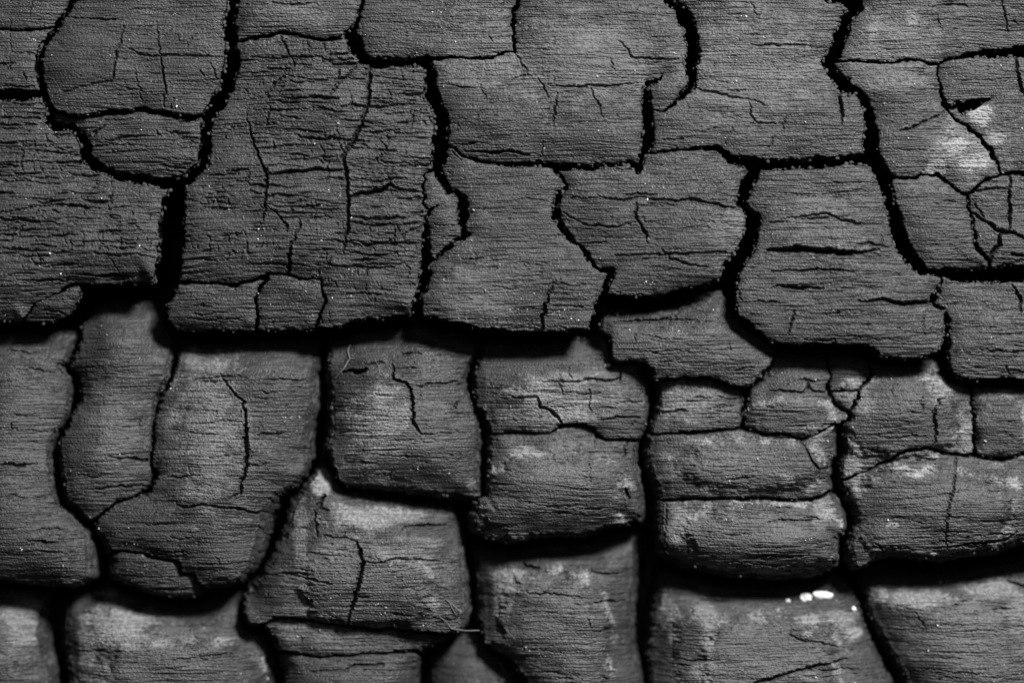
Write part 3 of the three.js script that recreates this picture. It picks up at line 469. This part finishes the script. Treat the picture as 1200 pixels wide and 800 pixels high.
// the sound wood behind the blocks: a half-round body whose burnt front shows at the bottom of the cracks
{
  const pos = [], uv = [], idx = [], CX = 228, CF = 160, CB = 40, L = CF + CB;
  for (let i = 0; i <= CX; i++) {
    const x = XMIN - 4 + (XMAX - XMIN + 8) * i / CX;
    for (let j = 0; j < L; j++) {
      let y, z;
      if (j < CF) { y = YMIN - 4 + (YMAX - YMIN + 8) * j / (CF - 1); z = (y > 404 ? -150 : FLOOR) + 10 * noise(x / 30, y / 30) + 8 * noise(x / 11 + 4, y / 9); }
      else { const a = (j - CF + 1) / (CB + 1) * Math.PI; y = 400 + 644 * Math.cos(a); z = FLOOR - 20 - 560 * Math.sin(a); }
      pos.push(PX(x), PY(y), z * U); uv.push(x / 240, y / 240);
    }
  }
  for (let i = 0; i < CX; i++) for (let j = 0; j < L; j++) { const a = i * L + j, b = i * L + (j + 1) % L, c = a + L, d = b + L; idx.push(a, b, d, a, d, c); }
  for (const [i, f] of [[0, 1], [CX, -1]]) { const ctr = pos.length / 3; pos.push(PX(i ? XMAX + 4 : XMIN - 4), 0, (FLOOR - 200) * U); uv.push(0.2, 0.2); for (let j = 0; j < L; j++) { const a = i * L + j, b = i * L + (j + 1) % L; if (f > 0) idx.push(ctr, b, a); else idx.push(ctr, a, b); } }
  const g = new THREE.BufferGeometry(); g.setAttribute('position', new THREE.Float32BufferAttribute(pos, 3)); g.setAttribute('uv', new THREE.Float32BufferAttribute(uv, 2)); g.setIndex(idx); g.computeVertexNormals();
  const m = new THREE.Mesh(g, dusted); m.name = 'log_core'; m.castShadow = m.receiveShadow = true; log.add(m);
}

// crumbs of char still clinging to the broken rims and sides of the cracks
{
  const r = rng(88), spots = [];
  while (spots.length < 9000) {
    const i = Math.floor(r() * NX), j = Math.floor(r() * NY), k = j * NX + i;
    if (comp[k] < 0 || D[k] > 2.2 || WID[k] < 5 || xs[i] < -40 || xs[i] > 1240 || ys[j] < -40 || ys[j] > 840) continue;
    if (noise(xs[i] / 16 + 5, ys[j] / 16) < -0.12 + 0.3 * (r() - 0.5)) continue;
    const ashy = seatOf[comp[k]].ashy, out = 0.4 + (ashy ? 3.4 : 2.0) * r() * Math.min(1, WID[k] / 12), dep = ashy ? 3 + 20 * r() : 3 + 15 * r();
    spots.push([xs[i] - DX[k] * (D[k] + out), ys[j] - DY[k] * (D[k] + out), H[k] - dep, 0.5 + 1.7 * Math.pow(r(), 3), r()]);
  }
  const g = new THREE.IcosahedronGeometry(1, 1), p = g.attributes.position;
  for (let i = 0; i < p.count; i++) { const q = 1 + 0.45 * noise(p.getX(i) * 2.3 + 4, p.getY(i) * 2.3 + p.getZ(i) * 3.1); p.setXYZ(i, p.getX(i) * q, p.getY(i) * q, p.getZ(i) * q); }
  g.computeVertexNormals();
  const crumbMat = new THREE.MeshStandardMaterial({ roughness: 0.85 }); crumbMat.color.setRGB(0.05, 0.05, 0.05); crumbMat.name = 'char_crumb';
  const m = new THREE.InstancedMesh(g, crumbMat, spots.length), o = new THREE.Object3D();
  spots.forEach(([x, y, z, q, t], i) => { o.position.set(PX(x), PY(y), z * U); o.rotation.set(t * 9, t * 23, t * 31); o.scale.set(q * U * (1 + 0.7 * t), q * U * (1.2 - 0.5 * t), q * U); o.updateMatrix(); m.setMatrixAt(i, o.matrix); });
  m.name = 'char_crumbs'; m.castShadow = m.receiveShadow = true; m.userData = { kind: 'stuff' }; log.add(m);
}

// ---------------------------------------------------------------- ash and splinters
const heightAt = (x, y) => { const k = lower(ys, y) * NX + lower(xs, x); return comp[k] >= 0 ? H[k] : null; };
const ashMat = new THREE.MeshStandardMaterial({ roughness: 0.95 }); ashMat.color.setRGB(0.72, 0.72, 0.71); ashMat.name = 'ash';
const strawMat = new THREE.MeshStandardMaterial({ roughness: 0.7 }); strawMat.color.setRGB(0.12, 0.12, 0.118); strawMat.name = 'splinter';
function lump(rx, ry, rz, seed) {
  const g = new THREE.IcosahedronGeometry(1, 4), p = g.attributes.position;
  for (let i = 0; i < p.count; i++) { const x = p.getX(i), y = p.getY(i), z = p.getZ(i), s = 1 + 0.32 * noise(x * 1.7 + seed, y * 1.7 + z * 2.1 + seed) + 0.16 * noise(x * 4 + z * 3 + seed, y * 4 + seed); p.setXYZ(i, x * rx * s * U, y * ry * s * U, z * rz * s * U); }
  g.computeVertexNormals(); return g;
}
[[946, 702, 7.5, 5.5, 0.2, 'small round white ash crumb on the ledge of a lower char block'], [966, 698.5, 12, 4.6, -0.08, 'long white ash flake on the ledge beside a rounder crumb'], [1003, 715, 2.6, 3.2, 0.5, 'tiny pale ash grain at the rim of a slanting crack'], [925, 705, 2.6, 2.4, 0, 'tiny pale ash grain left of the white crumbs on the ledge'], [712, 428, 3.6, 2, 0.1, 'thin pale ash flake at the corner of a narrow char block']].map(settle).forEach(([x, y, rx, ry, turn, label], i) => {
  const m = new THREE.Mesh(lump(rx, ry, Math.min(rx, ry) * 0.75, i * 5.3 + 1), ashMat); m.name = 'ash_flake' + (i ? '_' + String(i).padStart(3, '0') : '');
  m.position.set(PX(x), PY(y), ((heightAt(x, y) ?? -45) + 1.2) * U); m.rotation.z = turn; m.castShadow = m.receiveShadow = true; m.userData = { label, category: 'ash', group: 'ash flakes on the log' }; scene.add(m);
});
{
  const r = rng(5), spots = [];
  while (spots.length < 1400) {
    const x = -20 + r() * 1240, y = -20 + r() * 840, h = heightAt(x, y); if (h === null) continue;
    if (r() > 0.45 + 0.6 * noise(x / 70, y / 50)) continue;
    spots.push([x, y, h, 0.45 + 0.95 * Math.pow(r(), 3.6), r()]);
    if (r() < 0.12) for (let q = 0; q < 5; q++) { const X = x + (r() - 0.5) * 22, Y = y + (r() - 0.5) * 6, h2 = heightAt(X, Y); if (h2 !== null) spots.push([X, Y, h2, 0.4 + 0.5 * r(), r()]); }
  }
  const m = new THREE.InstancedMesh(new THREE.IcosahedronGeometry(1, 0), ashMat, spots.length), o = new THREE.Object3D(), tint = new THREE.Color();
  spots.forEach(([x, y, h, s, t], i) => { o.position.set(PX(x), PY(y), (h + s * 0.5) * U); o.rotation.set(t * 6, t * 17, t * 29); o.scale.set(s * U * (1 + 0.6 * t), s * U, s * U * 0.8); o.updateMatrix(); m.setMatrixAt(i, o.matrix); const v = 0.15 + 0.8 * t * t; tint.setRGB(v, v, v); m.setColorAt(i, tint); });
  m.name = 'ash_specks'; m.castShadow = m.receiveShadow = true; m.userData = { label: 'tiny white ash specks dusted over the burnt log', category: 'ash', kind: 'stuff' }; scene.add(m);
}
[[[392,443],[402,432],[409,421],[416,420]], [[409,421],[406,410],[408,404]], [[515,720],[524,728],[530,735],[537,731]], [[522,700],[532,708],[541,716],[539,712]], [[530,735],[545,737],[562,737]], [[526,703],[533,716],[536,722]]].map(line => line.map(settle)).forEach((pts, i) => {
  const base = Math.max(...pts.map(([x, y]) => heightAt(x, y) ?? -60));
  const curve = new THREE.CatmullRomCurve3(pts.map(([x, y], q) => new THREE.Vector3(PX(x), PY(y), ((heightAt(x, y) ?? base) + 1.0 + (q % 2) * 1.5) * U)));
  const m = new THREE.Mesh(new THREE.TubeGeometry(curve, 16, 0.75 * U, 6, false), strawMat); m.name = 'splinter' + (i ? '_' + String(i).padStart(3, '0') : ''); m.castShadow = m.receiveShadow = true; log.add(m);
});

renderer.render(scene, camera);
